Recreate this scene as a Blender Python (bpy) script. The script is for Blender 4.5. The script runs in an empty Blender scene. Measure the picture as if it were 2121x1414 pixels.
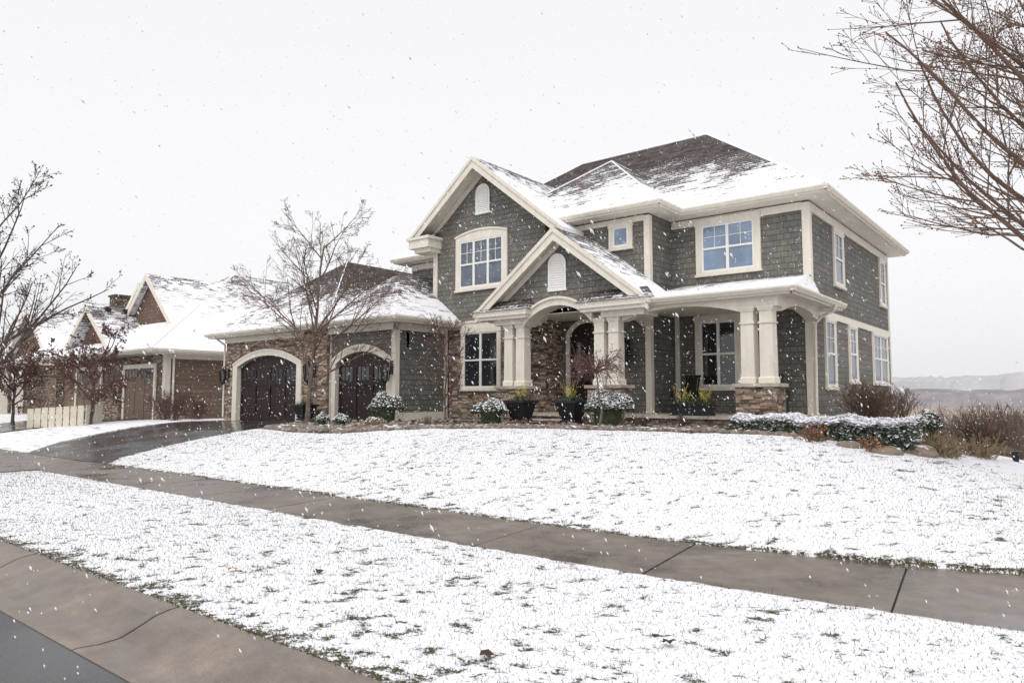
import bpy, math, random
import numpy as np
from mathutils import Vector, Matrix
random.seed(7); rng=np.random.default_rng(5)
sc=bpy.context.scene; COL=sc.collection
sc.view_settings.view_transform='Standard'; sc.view_settings.look='None'; sc.view_settings.exposure=0
# ------------------------------------------------------------ materials
class M:
    def __init__(s,name,rough=.7,spec=.3):
        s.m=bpy.data.materials.new(name); s.m.use_nodes=True; s.nt=s.m.node_tree
        s.b=s.nt.nodes['Principled BSDF']; s.b.inputs['Roughness'].default_value=rough
        s.b.inputs['Specular IOR Level'].default_value=spec
    def n(s,t,**k):
        nd=s.nt.nodes.new(t)
        for a,v in k.items(): setattr(nd,a,v)
        return nd
    def l(s,a,b): s.nt.links.new(a,b)
    def setv(s,inp,v):
        if isinstance(v,bpy.types.NodeSocket): s.l(v,inp)
        else: inp.default_value=v
    def obj(s): return s.n('ShaderNodeTexCoord').outputs['Object']
    def math(s,op,a,b=0.,c=0.,clamp=False):
        nd=s.n('ShaderNodeMath',operation=op,use_clamp=clamp)
        s.setv(nd.inputs[0],a); s.setv(nd.inputs[1],b); s.setv(nd.inputs[2],c); return nd.outputs[0]
    def mapr(s,v,a,b,c=0.,d=1.):
        nd=s.n('ShaderNodeMapRange'); s.setv(nd.inputs[0],v)
        for i,q in zip((1,2,3,4),(a,b,c,d)): s.setv(nd.inputs[i],q)
        return nd.outputs[0]
    def mix(s,f,a,b,mode='MIX'):
        nd=s.n('ShaderNodeMix',data_type='RGBA',blend_type=mode)
        s.setv(nd.inputs[0],f)
        for i,v in ((6,a),(7,b)):
            if isinstance(v,tuple): v=(*v,1) if len(v)==3 else v
            s.setv(nd.inputs[i],v)
        return nd.outputs[2]
    def noise(s,vec,scale,det=3.,rough=.55,dist=0.):
        nd=s.n('ShaderNodeTexNoise'); s.setv(nd.inputs['Vector'],vec); nd.inputs['Scale'].default_value=scale
        nd.inputs['Detail'].default_value=det; nd.inputs['Roughness'].default_value=rough; nd.inputs['Distortion'].default_value=dist
        return nd.outputs['Fac']
    def scl(s,vec,v):
        nd=s.n('ShaderNodeVectorMath',operation='MULTIPLY'); s.l(vec,nd.inputs[0]); nd.inputs[1].default_value=v; return nd.outputs[0]
    def ramp(s,f,stops,interp='LINEAR'):
        nd=s.n('ShaderNodeValToRGB'); s.l(f,nd.inputs[0]); cr=nd.color_ramp; cr.interpolation=interp
        while len(cr.elements)<len(stops): cr.elements.new(.5)
        for e,(p,c) in zip(cr.elements,stops): e.position=p; e.color=(*c,1)
        return nd.outputs[0]
    def attr(s,name): return s.n('ShaderNodeAttribute',attribute_name=name).outputs['Fac']
    def bump(s,h,strength=.5,dist=.02,normal=None):
        nd=s.n('ShaderNodeBump'); nd.inputs['Strength'].default_value=strength; nd.inputs['Distance'].default_value=dist
        s.l(h,nd.inputs['Height'])
        if normal: s.l(normal,nd.inputs['Normal'])
        s.l(nd.outputs[0],s.b.inputs['Normal']); return nd.outputs[0]
    def col(s,c):
        s.setv(s.b.inputs['Base Color'],(*c,1) if isinstance(c,tuple) and len(c)==3 else c)
    def uz(s):
        tc=s.n('ShaderNodeTexCoord'); sp=s.n('ShaderNodeSeparateXYZ'); s.l(tc.outputs['Object'],sp.inputs[0])
        sn=s.n('ShaderNodeSeparateXYZ'); s.l(tc.outputs['Normal'],sn.inputs[0])
        f=s.math('GREATER_THAN',s.math('ABSOLUTE',sn.outputs[0]),s.math('ABSOLUTE',sn.outputs[1]))
        u=s.math('ADD',s.math('MULTIPLY',sp.outputs[0],s.math('SUBTRACT',1.,f)),s.math('MULTIPLY',sp.outputs[1],f))
        cb=s.n('ShaderNodeCombineXYZ'); s.l(u,cb.inputs[0]); s.l(sp.outputs[2],cb.inputs[1])
        return cb.outputs[0],u,sp.outputs[2],sn.outputs[2]

def m_plain(name,c,rough=.6,var=.08,spec=.3,scale=8.,metal=0.,bump=.15):
    m=M(name,rough,spec); o=m.obj(); n=m.noise(o,scale,4)
    a=tuple(x*(1-var) for x in c); b=tuple(min(1,x*(1+var)) for x in c)
    m.col(m.mix(m.mapr(n,.3,.7),a,b)); m.b.inputs['Metallic'].default_value=metal
    if bump: m.bump(m.noise(o,scale*6,3),bump,.01)
    return m.m
def m_cream(name,c):
    m=M(name,.5,.35); o=m.obj(); n=m.noise(m.scl(o,(3,3,.6)),2.2,5,.65); n2=m.noise(o,30,3)
    k=m.mix(m.mapr(n,.35,.7),tuple(x*.86 for x in c),c); k=m.mix(.25,k,m.mapr(n2,.3,.7,.85,1.08),'MULTIPLY'); m.col(k); m.bump(n2,.08,.01); return m.m
def m_shake(name,c,bw=.2,rh=.17,lap=False):
    m=M(name,.75,.2); v,u,z,nz=m.uz()
    br=m.n('ShaderNodeTexBrick',offset=.5,squash=1.0); m.l(v,br.inputs['Vector'])
    br.inputs['Scale'].default_value=1; br.inputs['Brick Width'].default_value=bw if not lap else 3.6
    br.inputs['Row Height'].default_value=rh; br.inputs['Mortar Size'].default_value=.005 if not lap else .003
    br.inputs['Mortar Smooth'].default_value=.2; br.inputs['Bias'].default_value=0
    br.inputs['Color1'].default_value=(*[x*.86 for x in c],1); br.inputs['Color2'].default_value=(*[x*1.16 for x in c],1)
    br.inputs['Mortar'].default_value=(*[x*.36 for x in c],1)
    fr=m.math('FRACT',m.math('DIVIDE',z,rh))
    line=m.mapr(fr,.0,.12,.44,1.)
    n=m.noise(m.scl(m.obj(),(1,1,.3)),14,4); n2=m.noise(m.obj(),.7,3)
    c1=m.mix(1.,br.outputs['Color'],line,'MULTIPLY'); c2=m.mix(.35,c1,m.mapr(n,.3,.7,.65,1.25),'MULTIPLY'); c2=m.mix(.5,c2,m.mapr(n2,.3,.7,.8,1.15),'MULTIPLY'); m.col(c2)
    h=m.math('ADD',m.math('MULTIPLY',m.math('SUBTRACT',1.,fr),1.),m.math('MULTIPLY',br.outputs['Fac'],-.6))
    m.bump(h,.45,.025); return m.m
def m_stone(name,light=1.,sx=3.9,sz=14.):
    m=M(name,.85,.2); v,u,z,nz=m.uz()
    nd=m.n('ShaderNodeVectorMath',operation='ADD'); nn=m.n('ShaderNodeTexNoise'); m.l(v,nn.inputs['Vector']); nn.inputs['Scale'].default_value=3
    m.l(v,nd.inputs[0]); m.l(m.scl(nn.outputs['Color'],(.1,.02,0)),nd.inputs[1])
    vs=m.scl(nd.outputs[0],(sx,sz,1))
    a=m.n('ShaderNodeTexVoronoi',feature='F1',distance='CHEBYCHEV'); m.l(vs,a.inputs['Vector']); a.inputs['Scale'].default_value=1; a.inputs['Randomness'].default_value=.75
    sp=m.n('ShaderNodeSeparateColor'); m.l(a.outputs['Color'],sp.inputs[0])
    L=light
    c=m.ramp(sp.outputs[0],[(0,(.25*L,.18*L,.135*L)),(.2,(.42*L,.315*L,.23*L)),(.38,(.31*L,.245*L,.195*L)),(.55,(.48*L,.37*L,.28*L)),(.7,(.28*L,.19*L,.14*L)),(.85,(.40*L,.355*L,.30*L)),(.95,(.20*L,.16*L,.135*L))],'CONSTANT')
    n=m.noise(m.obj(),18,5); c=m.mix(.6,c,m.mapr(n,.25,.75,.55,1.35),'MULTIPLY')
    ed=m.mapr(a.outputs['Distance'],.38,.56,1.,.36)
    c=m.mix(1.,c,ed,'MULTIPLY'); m.col(c)
    m.bump(m.math('ADD',ed,m.math('MULTIPLY',n,.5)),.8,.035); return m.m
def m_roof(name,z0,z1,bias,c=(.068,.057,.053),rows=.11):
    """asphalt shingles with thin melting snow: more of it low on each slope"""
    m=M(name,.85,.15); v,u,z,nz=m.uz()
    br=m.n('ShaderNodeTexBrick',offset=.5); m.l(v,br.inputs['Vector']); br.inputs['Scale'].default_value=1
    br.inputs['Brick Width'].default_value=.3; br.inputs['Row Height'].default_value=rows; br.inputs['Mortar Size'].default_value=.006; br.inputs['Bias'].default_value=0
    br.inputs['Color1'].default_value=(*[x*.6 for x in c],1); br.inputs['Color2'].default_value=(*[x*1.6 for x in c],1); br.inputs['Mortar'].default_value=(.02,.018,.018,1)
    sp=m.n('ShaderNodeSeparateColor'); m.l(br.outputs['Color'],sp.inputs[0])
    fr=m.math('FRACT',m.math('DIVIDE',z,rows))
    g=m.mapr(z,z0,z1,1.,0.)
    nb=m.noise(m.scl(m.obj(),(.5,.5,.9)),1.3,4,.6); nf=m.noise(m.obj(),17,4,.72)
    t=m.math('ADD',m.math('MULTIPLY',g,1.25),m.math('MULTIPLY',m.math('SUBTRACT',nb,.5),1.2))
    t=m.math('ADD',t,m.math('MULTIPLY',m.math('SUBTRACT',nf,.5),1.5))
    t=m.math('ADD',t,m.math('MULTIPLY',m.math('SUBTRACT',fr,.5),.30))
    t=m.math('ADD',t,m.math('MULTIPLY',m.mapr(sp.outputs[0],c[0]*.6,c[0]*1.6,-.5,.5),-.45))
    t=m.math('ADD',t,bias-.13)
    f=m.mapr(t,.38,.66)
    m.col(m.mix(f,br.outputs['Color'],(.84,.84,.87)))
    m.bump(m.math('ADD',m.math('MULTIPLY',f,.8),m.math('SUBTRACT',1.,fr)),.45,.02); return m.m
def m_glass(name,c,rough=.04):
    m=M(name,rough,1.); o=m.obj(); n=m.noise(o,1.1,2)
    m.col(m.mix(m.mapr(n,.35,.65),tuple(x*.7 for x in c),tuple(x*1.3 for x in c)))
    m.b.inputs['IOR'].default_value=1.5; m.bump(m.noise(o,2.2,1),.05,.02); return m.m
def m_concrete(name,c,wet=.14):
    m=M(name,.6,.5); o=m.obj(); n=m.noise(o,.9,5,.62); n2=m.noise(o,70,3,.7); n3=m.noise(o,5,4,.6)
    a=tuple(x*.58 for x in c); b=tuple(x*1.32 for x in c)
    k=m.mix(m.mapr(n,.32,.68),a,b); k=m.mix(.55,k,m.mapr(n2,.25,.75,.55,1.45),'MULTIPLY'); k=m.mix(.5,k,m.mapr(n3,.3,.7,.6,1.3),'MULTIPLY'); m.col(k)
    m.setv(m.b.inputs['Roughness'],m.mapr(n,.36,.62,wet,.6)); m.bump(n2,.25,.004); return m.m
def m_ground():
    m=M('snowy_lawn',.8,.2); o=m.obj(); bare=m.attr('bare'); marsh=m.attr('marsh'); bed=m.attr('bed')
    nf=m.noise(o,55,5,.8); nm=m.noise(m.scl(o,(1,1.2,1)),22,4,.74)
    t=m.math('ADD',bare,m.math('MULTIPLY',m.math('SUBTRACT',nf,.5),1.9)); t=m.math('ADD',t,m.math('MULTIPLY',m.math('SUBTRACT',nm,.5),2.4))
    f=m.mapr(t,.5,.68)
    grass=m.ramp(m.noise(o,30,3,.6),[(.3,(.035,.036,.020)),(.5,(.07,.070,.036)),(.6,(.12,.10,.065)),(.72,(.05,.04,.028))])
    snow=m.mix(m.mapr(nf,.3,.75),(.72,.72,.755),(.90,.90,.92))
    c=m.mix(f,snow,grass)
    mul=m.ramp(m.noise(o,26,4,.7),[(.3,(.018,.013,.010)),(.5,(.05,.036,.028)),(.68,(.095,.07,.055)),(.8,(.035,.028,.024))])
    sb=m.mapr(m.math('ADD',m.noise(o,5,4,.65),m.math('MULTIPLY',nf,.25)),.71,.78)
    c=m.mix(bed,c,m.mix(sb,mul,(.78,.78,.81)))
    nz=m.noise(m.scl(o,(.02,.10,1)),1.,4,.6)
    mc=m.ramp(nz,[(.3,(.21,.16,.12)),(.5,(.31,.25,.20)),(.66,(.50,.46,.44))])
    c=m.mix(marsh,c,mc); m.col(c)
    m.bump(m.math('ADD',m.math('MULTIPLY',f,-1.),m.math('MULTIPLY',nf,.7)),.45,.014); return m.m

SH=(.166,.159,.141)
MAT={}
MAT['shake']=m_shake('shake_siding',SH)
MAT['lap']=m_shake('lap_siding',SH,lap=True,rh=.17)
MAT['brownlap']=m_shake('brown_lap_siding',(.185,.135,.10),lap=True,rh=.2)
MAT['brownshake']=m_shake('brown_shake_siding',(.16,.105,.08))
MAT['stone']=m_stone('ledge_stone')
MAT['brick']=m_stone('red_brick',.62,4.5,13)
MAT['cream']=m_cream('cream_trim',(.79,.74,.64))
MAT['beige']=m_plain('beige_fence_paint',(.60,.55,.45),.6,.1,.3,3)
MAT['white']=m_plain('white_sash',(.80,.79,.76),.4,.03,.4,3)
MAT['roof_main']=m_roof('main_roof_shingles',7.4,11.0,-.12)
MAT['roof_low']=m_roof('low_roof_snow',3.6,5.6,.45)
MAT['roof_gable']=m_roof('gable_roof_snow',6.5,11.5,.14)
MAT['roof_portico']=m_roof('portico_roof',4.2,7.6,-.02)
MAT['roof_garage']=m_roof('garage_roof',4.3,7.4,-.24)
MAT['roof_dark']=m_roof('return_roof',3.9,5.,-.3)
MAT['roof_n']=m_roof('neighbour_roof_snow',3,12,.16)
MAT['roof_nd']=m_roof('neighbour_roof_patchy',3,10,-.14)
MAT['snow']=m_plain('snow',(.86,.86,.89),.7,.04,.2,6,0,.3)
MAT['glass_dark']=m_glass('dark_window_glass',(.018,.020,.024))
MAT['glass_door']=m_glass('dark_door_glass',(.008,.008,.009),.25)
MAT['glass_sky']=m_glass('window_glass_with_blinds',(.16,.23,.33))
MAT['glass_mid']=m_glass('hazy_window_glass',(.08,.105,.14))
def m_wood(name,c,pl=.14):
    m=M(name,.5,.3); v,u,z,nz=m.uz(); fr=m.math('FRACT',m.math('DIVIDE',u,pl)); ln=m.mapr(fr,0.,.07,.25,1.)
    n=m.noise(m.scl(m.obj(),(9,9,.7)),3,5,.6); k=m.mix(m.mapr(n,.3,.7),tuple(x*.6 for x in c),tuple(x*1.5 for x in c))
    m.col(m.mix(1.,k,ln,'MULTIPLY')); m.bump(ln,.5,.01); return m.m
MAT['door']=m_wood('dark_stained_wood',(.026,.0155,.0135))
MAT['tandoor']=m_wood('brown_wood_door',(.16,.11,.075),.3)
MAT['black']=m_plain('black_iron',(.013,.013,.015),.45,.2,.4,10)
MAT['lamp_glass']=m_plain('smoky_lamp_glass',(.10,.095,.085),.2,.1,.5)
MAT['bark']=m_plain('grey_brown_bark',(.15,.12,.10),.85,.35,.1,14,0,.6)
MAT['twig']=m_plain('twig_bark',(.155,.108,.083),.85,.3,.1,9,0,0)
MAT['twig_red']=m_plain('reddish_twigs',(.13,.078,.07),.85,.3,.1,9,0,0)
MAT['twig_dark']=m_plain('dark_twigs',(.10,.08,.07),.85,.3,.1,9,0,0)
MAT['bud']=m_plain('red_brown_buds',(.20,.085,.055),.7,.4,.2,5,0,0)
MAT['deadleaf']=m_plain('dead_leaves',(.07,.045,.035),.8,.4,.1,5,0,0)
MAT['leaf']=m_plain('evergreen_leaves',(.055,.075,.04),.6,.5,.3,9,0,0)
MAT['yellow']=m_plain('yellow_blossom',(.50,.42,.11),.6,.25,.2,9,0,0)
MAT['orange']=m_plain('rusty_leaves',(.36,.16,.06),.7,.35,.2,9,0,0)
MAT['dry']=m_plain('dry_grass_blades',(.30,.235,.15),.8,.3,.1,9,0,0)
MAT['blade']=m_plain('grass_blades',(.055,.06,.032),.7,.6,.1,5,0,0)
MAT['concrete']=m_concrete('wet_concrete',(.18,.15,.13))
MAT['kerb']=m_concrete('kerb_concrete',(.205,.167,.138),.25)
MAT['capstone']=m_concrete('cap_stone',(.42,.37,.31),.5)
def m_asphalt(name,c):
    m=M(name,.4,.5); o=m.obj(); n=m.noise(o,120,2,.7); n1=m.noise(o,.7,4,.6)
    k=m.mix(m.mapr(n,.3,.7),tuple(x*.45 for x in c),tuple(x*1.9 for x in c)); m.col(m.mix(.5,k,m.mapr(n1,.3,.7,.6,1.3),'MULTIPLY'))
    m.setv(m.b.inputs['Roughness'],m.mapr(n1,.4,.62,.08,.38)); m.bump(n,.3,.005); return m.m
MAT['asphalt']=m_asphalt('wet_asphalt',(.042,.042,.044)); MAT['drive']=m_asphalt('wet_driveway_asphalt',(.034,.033,.035))
def m_rock():
    m=M('river_rock',.8,.3); o=m.obj(); inf=m.n('ShaderNodeNewGeometry')
    c=m.ramp(inf.outputs['Random Per Island'],[(0,(.22,.165,.125)),(.25,(.11,.09,.075)),(.5,(.29,.235,.19)),(.7,(.16,.115,.09)),(.9,(.21,.20,.19))])
    c=m.mix(.5,c,m.mapr(m.noise(o,9,4),.3,.7,.55,1.4),'MULTIPLY'); sn=m.n('ShaderNodeSeparateXYZ'); m.l(m.n('ShaderNodeTexCoord').outputs['Normal'],sn.inputs[0])
    t=m.math('ADD',sn.outputs[2],m.math('MULTIPLY',m.math('SUBTRACT',m.noise(o,4,3),.5),2.2))
    m.col(m.mix(m.mapr(t,1.05,1.18,0,.9),c,(.82,.82,.85))); m.bump(m.noise(o,14,4),.5,.02); return m.m
MAT['rock']=m_rock(); MAT['ground']=m_ground()
MAT['hill']=m_plain('wooded_hill_painted_haze',(.27,.255,.265),1.,.22,0,.07,0,0)  # distance haze is painted in: pale base colour, no volume
MAT['hill2']=m_plain('far_hill_painted_haze',(.45,.44,.46),1.,.10,0,.03,0,0)  # farther ridge painted paler to stand for thicker haze
MAT['brush']=m_plain('marsh_brush_twigs',(.145,.113,.096),.9,.3,.05,2,0,0)
# ------------------------------------------------------------ mesh helpers
PM={}
def link(o,parent=None,label=None,cat=None,kind=None,group=None):
    COL.objects.link(o)
    if parent is not None:
        o.parent=parent; o.matrix_parent_inverse=PM[parent.name].inverted() if parent.name in PM else Matrix()
    if label:o['label']=label
    if cat:o['category']=cat
    if kind:o['kind']=kind
    if group:o['group']=group
    return o
def empty(name,loc,label,cat,group=None):
    e=bpy.data.objects.new(name,None); e.location=loc; e.empty_display_size=.3; link(e,None,label,cat,None,group); PM[e.name]=Matrix.Translation(loc); return e
def mesh(name,V,Fc,mats,parent=None,mi=None,smooth=False,**k):
    me=bpy.data.meshes.new(name); me.from_pydata([tuple(v) for v in V],[],[tuple(f) for f in Fc])
    for m in (mats if isinstance(mats,(list,tuple)) else [mats]): me.materials.append(MAT[m] if isinstance(m,str) else m)
    if mi is not None: me.polygons.foreach_set('material_index',mi)
    if smooth: me.polygons.foreach_set('use_smooth',[True]*len(me.polygons))
    me.validate(); me.update(); return link(bpy.data.objects.new(name,me),parent,**k)
class B:
    """mesh accumulator"""
    def __init__(s): s.V=[];s.F=[];s.MI=[]
    def add(s,V,Fc,mi=0):
        o=len(s.V); s.V+=list(V); s.F+=[[i+o for i in f] for f in Fc]; s.MI+=[mi]*len(Fc); return s
    def box(s,x0,x1,y0,y1,z0,z1,mi=0):
        if x0>x1:x0,x1=x1,x0
        if y0>y1:y0,y1=y1,y0
        V=[(x0,y0,z0),(x1,y0,z0),(x1,y1,z0),(x0,y1,z0),(x0,y0,z1),(x1,y0,z1),(x1,y1,z1),(x0,y1,z1)]
        return s.add(V,[(0,3,2,1),(4,5,6,7),(0,1,5,4),(1,2,6,5),(2,3,7,6),(3,0,4,7)],mi)
    def prism(s,pts,a,b,axis='y',mi=0):
        n=len(pts)
        if axis=='y': A=[(p[0],a,p[1]) for p in pts]; C=[(p[0],b,p[1]) for p in pts]
        elif axis=='x': A=[(a,p[0],p[1]) for p in pts]; C=[(b,p[0],p[1]) for p in pts]
        else: A=[(p[0],p[1],a) for p in pts]; C=[(p[0],p[1],b) for p in pts]
        return s.add(A+C,[list(range(n)),list(range(2*n-1,n-1,-1))]+[(i,i+n,(i+1)%n+n,(i+1)%n) for i in range(n)],mi)
    def taper(s,cx,cy,z0,z1,a0,a1,b0=None,b1=None,n=4,mi=0,rot=math.pi/4):
        b0=a0 if b0 is None else b0; b1=a1 if b1 is None else b1; k=math.sqrt(2) if n==4 else 1
        V=[(cx+k*r*math.cos(rot+2*math.pi*i/n),cy+k*q*math.sin(rot+2*math.pi*i/n),z) for z,r,q in((z0,a0,b0),(z1,a1,b1)) for i in range(n)]
        return s.add(V,[list(range(n-1,-1,-1)),list(range(n,2*n))]+[(i,(i+1)%n,(i+1)%n+n,i+n) for i in range(n)],mi)
    def tube(s,p0,p1,r0,r1,n=6,mi=0):
        p0=Vector(p0);p1=Vector(p1);d=(p1-p0)
        if d.length<1e-6:return s
        d.normalize(); a=d.orthogonal().normalized(); b=d.cross(a)
        V=[]
        for p,r in((p0,r0),(p1,r1)):
            for i in range(n):
                t=2*math.pi*i/n; q=p+a*(r*math.cos(t))+b*(r*math.sin(t)); V.append((q.x,q.y,q.z))
        return s.add(V,[(i,(i+1)%n,(i+1)%n+n,i+n) for i in range(n)]+([list(range(n-1,-1,-1)),list(range(n,2*n))] if n>4 else []),mi)
    def out(s,name,mats,parent=None,smooth=False,**k): return mesh(name,s.V,s.F,mats,parent,s.MI,smooth,**k)
def arc(x0,x1,zs,zc,n=16):
    h=zc-zs; w=(x1-x0)/2; R=(w*w+h*h)/(2*h); cx=(x0+x1)/2; cz=zc-R; a=math.asin(min(1,w/R))
    if h>w: a=math.pi-a
    return [(cx+R*math.sin(-a+2*a*i/n),cz+R*math.cos(-a+2*a*i/n)) for i in range(n+1)]
def arc_off(x0,x1,zs,zc,t,sw,n=18):
    """concentric outer arc, t beyond the segmental arc, reaching sw past each jamb"""
    h=zc-zs; w=(x1-x0)/2; R=(w*w+h*h)/(2*h); cx=(x0+x1)/2; cz=zc-R; Ro=R+t; a=math.asin(min(1,(w+sw)/Ro))
    return [(cx+Ro*math.sin(-a+2*a*i/n),cz+Ro*math.cos(-a+2*a*i/n)) for i in range(n+1)]
# ------------------------------------------------------------ terrain
_tab=rng.random((256,256))
def vn(x,y,s=0):
    x=np.asarray(x,float)+s*17.3; y=np.asarray(y,float)+s*9.1
    xi=np.floor(x).astype(int); yi=np.floor(y).astype(int); fx=x-xi; fy=y-yi; fx=fx*fx*(3-2*fx); fy=fy*fy*(3-2*fy)
    g=lambda a,b:_tab[a%256,b%256]
    return (g(xi,yi)*(1-fx)+g(xi+1,yi)*fx)*(1-fy)+(g(xi,yi+1)*(1-fx)+g(xi+1,yi+1)*fx)*fy
def ss(t): t=np.clip(t,0,1); return t*t*(3-2*t)
def T(x,y):
    x=np.asarray(x,float);y=np.asarray(y,float)
    Hh=np.interp(x,[-80,-40,-28,-20,-14,-6,-4,-2.3,0,3,8,20,60],[.3,.5,.66,.8,.95,.95,.92,.75,.28,-.2,-.8,-1.4,-2])
    z=Hh*np.sin(np.pi/2*np.clip((y-7.7)/7.5,0,1))
    w=ss((x+5.4)/4.5)*ss((y-15.)/18)
    z=z-w*(z+1.7)
    w3=ss((y-24)/14); z=z-w3*(z+1.7)*(1-w)
    w2=ss((y-45)/70); z=z-w2*(z+5.0)
    return z
def cw(x,y):
    y=np.asarray(y,float)
    return (.012+.018*np.clip((y-6)/1.6,0,1))*np.clip(np.asarray(x,float)+5,0,9)**2*ss((y-3.6)/2)*ss((11.5-y)/3)
def bedy(x): return np.interp(x,[-19.7,-17,-14.8,-13,-9.8,-5.5,-3.9,-2.6,-1.7,-1],[12.3,11.7,11.7,12.7,13.5,13.75,13.8,13.5,15.2,19])
def dl(y): return np.interp(y,[7.6,9,14.3,16.5],[-24.3,-25.8,-28.4,-28.4])
def dr(y): return np.interp(y,[7.6,8.2,10,12,13.4,14.6,16.5],[-18.7,-19.3,-19.6,-19.7,-19.4,-18.1,-17.8])
xs=np.concatenate([-np.geomspace(1500,62,22),np.arange(-60,-25,.4),np.arange(-25,-11,.08),np.arange(-11,1.5,.045),np.arange(1.5,14,.35),np.geomspace(14.5,1500,34)])
ys=np.concatenate([[-300,-60,-20,-9,0,1.2,2.5,2.845,2.87],np.arange(2.91,5.99,.045),[6.0,6.012,6.8,7.588,7.6],np.arange(7.65,11.5,.06),np.arange(11.5,16,.1),np.arange(16,34,.4),np.geomspace(35,1500,42)])
X,Yv=np.meshgrid(xs,ys); Y=Yv+cw(X,Yv)
Z=T(X,Y)
n1=vn(X*8.1,Yv*9.3,1)*.32+vn(X*13.3,Yv*15.5,2)*.38+vn(X*21,Yv*23,3)*.30
big=vn(X*.5,Yv*.6,4)
edge=np.zeros_like(X)
def nb(y0,w): return np.exp(-np.abs(Yv-y0)/w)
edge+=.32*nb(2.87,.11)+.06*nb(2.87,.7)+.14*nb(6.0,.06)*(Yv<6.1)+.32*nb(7.6,.07)*(Yv>7.5)+.03*nb(7.6,.5)
bare=ss((n1+edge+(big-.5)*.08-.54)/.26)*.66+.13
yard=(Yv>=2.87)
inwalk=(Yv>5.995)&(Yv<7.595)
lawnbump=.010*(1-bare)+.010*(vn(X*5,Yv*5,6)-.5)+.008*(vn(X*13,Yv*13,7)-.5)
Z=Z+np.where(yard&~inwalk&(Yv<40),.012+lawnbump,0)
Z=np.where(inwalk,-.06,Z)
Z=np.where(Yv<2.85,-.45,Z)
drv=(Yv>7.55)&(Y<16.3)&(X>dl(Y)+.05)&(X<dr(Y)-.05)
Z=np.where(drv,T(X,Y)-.12,Z)
marsh=np.clip(ss((Y-45)/25)+.7*ss((Y-20)/10)*ss((X-.5)/4),0,1)
bed=((Y>bedy(X)+.25*(vn(X*2,Y*2,8)-.5))&(Y<20.7)&(X>-19.6)&(X<-1.2)&~drv).astype(float)
bare=np.where((X<-20)&(Y>16),.1,bare)
ny,nx=X.shape
V=np.stack([X,Y,Z],-1).reshape(-1,3)
idx=np.arange(ny*nx).reshape(ny,nx); Q=np.stack([idx[:-1,:-1],idx[:-1,1:],idx[1:,1:],idx[1:,:-1]],-1).reshape(-1,4)
me=bpy.data.meshes.new('ground'); me.vertices.add(len(V)); me.vertices.foreach_set('co',V.ravel())
me.loops.add(Q.size); me.loops.foreach_set('vertex_index',Q.ravel()); me.polygons.add(len(Q)); me.polygons.foreach_set('loop_start',np.arange(0,Q.size,4)); me.polygons.foreach_set('loop_total',np.full(len(Q),4))
me.update(calc_edges=True)
for nm,ar in (('bare',bare),('marsh',marsh),('bed',bed)):
    a=me.attributes.new(nm,'FLOAT','POINT'); a.data.foreach_set('value',ar.ravel().astype(np.float32))
me.materials.append(MAT['ground']); me.polygons.foreach_set('use_smooth',[True]*len(Q))
g=bpy.data.objects.new('ground',me); link(g,kind='structure',label='lawn under thin patchy snow around the house')
bb=B()
def blades(mask,N,mult,hs,dryp):
    cand=np.argwhere(mask); rng.shuffle(cand)
    for (i,j) in cand[:N]:
        x,y,z=X[i,j],Y[i,j],Z[i,j]; d=math.hypot(x,y)
        for k in range(mult if d<9 else 1):
            px=x+random.uniform(-.03,.03); py=y+random.uniform(-.03,.03); hh=random.uniform(.012,.038)*hs; a=random.uniform(0,6.28); w=.0016+.0004*d
            lx,ly=random.uniform(-.03,.03),random.uniform(-.03,.03)
            bb.V.extend([(px-w*math.cos(a),py-w*math.sin(a),z-.01),(px+w*math.cos(a),py+w*math.sin(a),z-.01),(px+lx,py+ly,z+hh)])
            n=len(bb.V); bb.F.append((n-3,n-2,n-1)); bb.MI.append(1 if random.random()<dryp else 0)
okm=yard&~inwalk&(X>-22)&(X<2)&(bed<.5)&~drv
blades((bare>.42)&okm&(Y<13.5),46000,2,1.,.22); blades(okm&(Y<13.5),60000,1,.7,.12)
bb.out('grass',['blade','dry'],kind='stuff',label='green and straw grass blades poking through snow')
KE=2.10
b=B(); b.box(-400,400,-9,KE+.01,-.5,-.118); b.out('road',['asphalt'],kind='structure',label='wet dark asphalt street')
prof=[(KE,-.112),(KE+.04,-.110),(2.28,-.122),(2.42,-.115),(2.54,-.07),(2.67,-.015),(2.78,.008),(2.86,.012),(2.86,-.4),(KE,-.4)]
b=B(); x=-60.15
while x<30:
    b.prism(prof,x+.012,x+3.03-.012,'x'); x+=3.03
b.prism([(p[0]+(.012 if p[0]<2.2 else 0),p[1]-.014) if p[1]>-.3 else (p[0]+(.012 if p[0]<2.2 else 0),p[1]) for p in prof],-400,400,'x',1)
b.out('kerb',['kerb','asphalt'],kind='structure',label='rolled concrete kerb and gutter with joints')
b=B(); x=-60.0-.97
S=2.06
while x<30:
    n=4; top=[]
    for i in range(n+1):
        xx=x+.010+(S-.020)*i/n
        top.append((xx,6.012+float(cw(xx,6.0))))
    far=[(x+.010+(S-.020)*i/n-.2,7.588+float(cw(x+(S-.020)*i/n,7.6))) for i in range(n+1)]
    dz=random.uniform(-.004,.004)
    b.prism(top+far[::-1],-.25,dz+.004,'z',0); x+=S
for i in range(60):
    xa=-60+i*1.5; xb=xa+1.5
    b.add([(xa,6.02+float(cw(xa,6)),-.022),(xb,6.02+float(cw(xb,6)),-.022),(xb,7.58+float(cw(xb,7.6)),-.022),(xa,7.58+float(cw(xa,7.6)),-.022)],[(0,1,2,3)],1)
b.out('pavement',['concrete','black'],kind='structure',label='damp concrete pavement slabs crossing the lawn')
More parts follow.
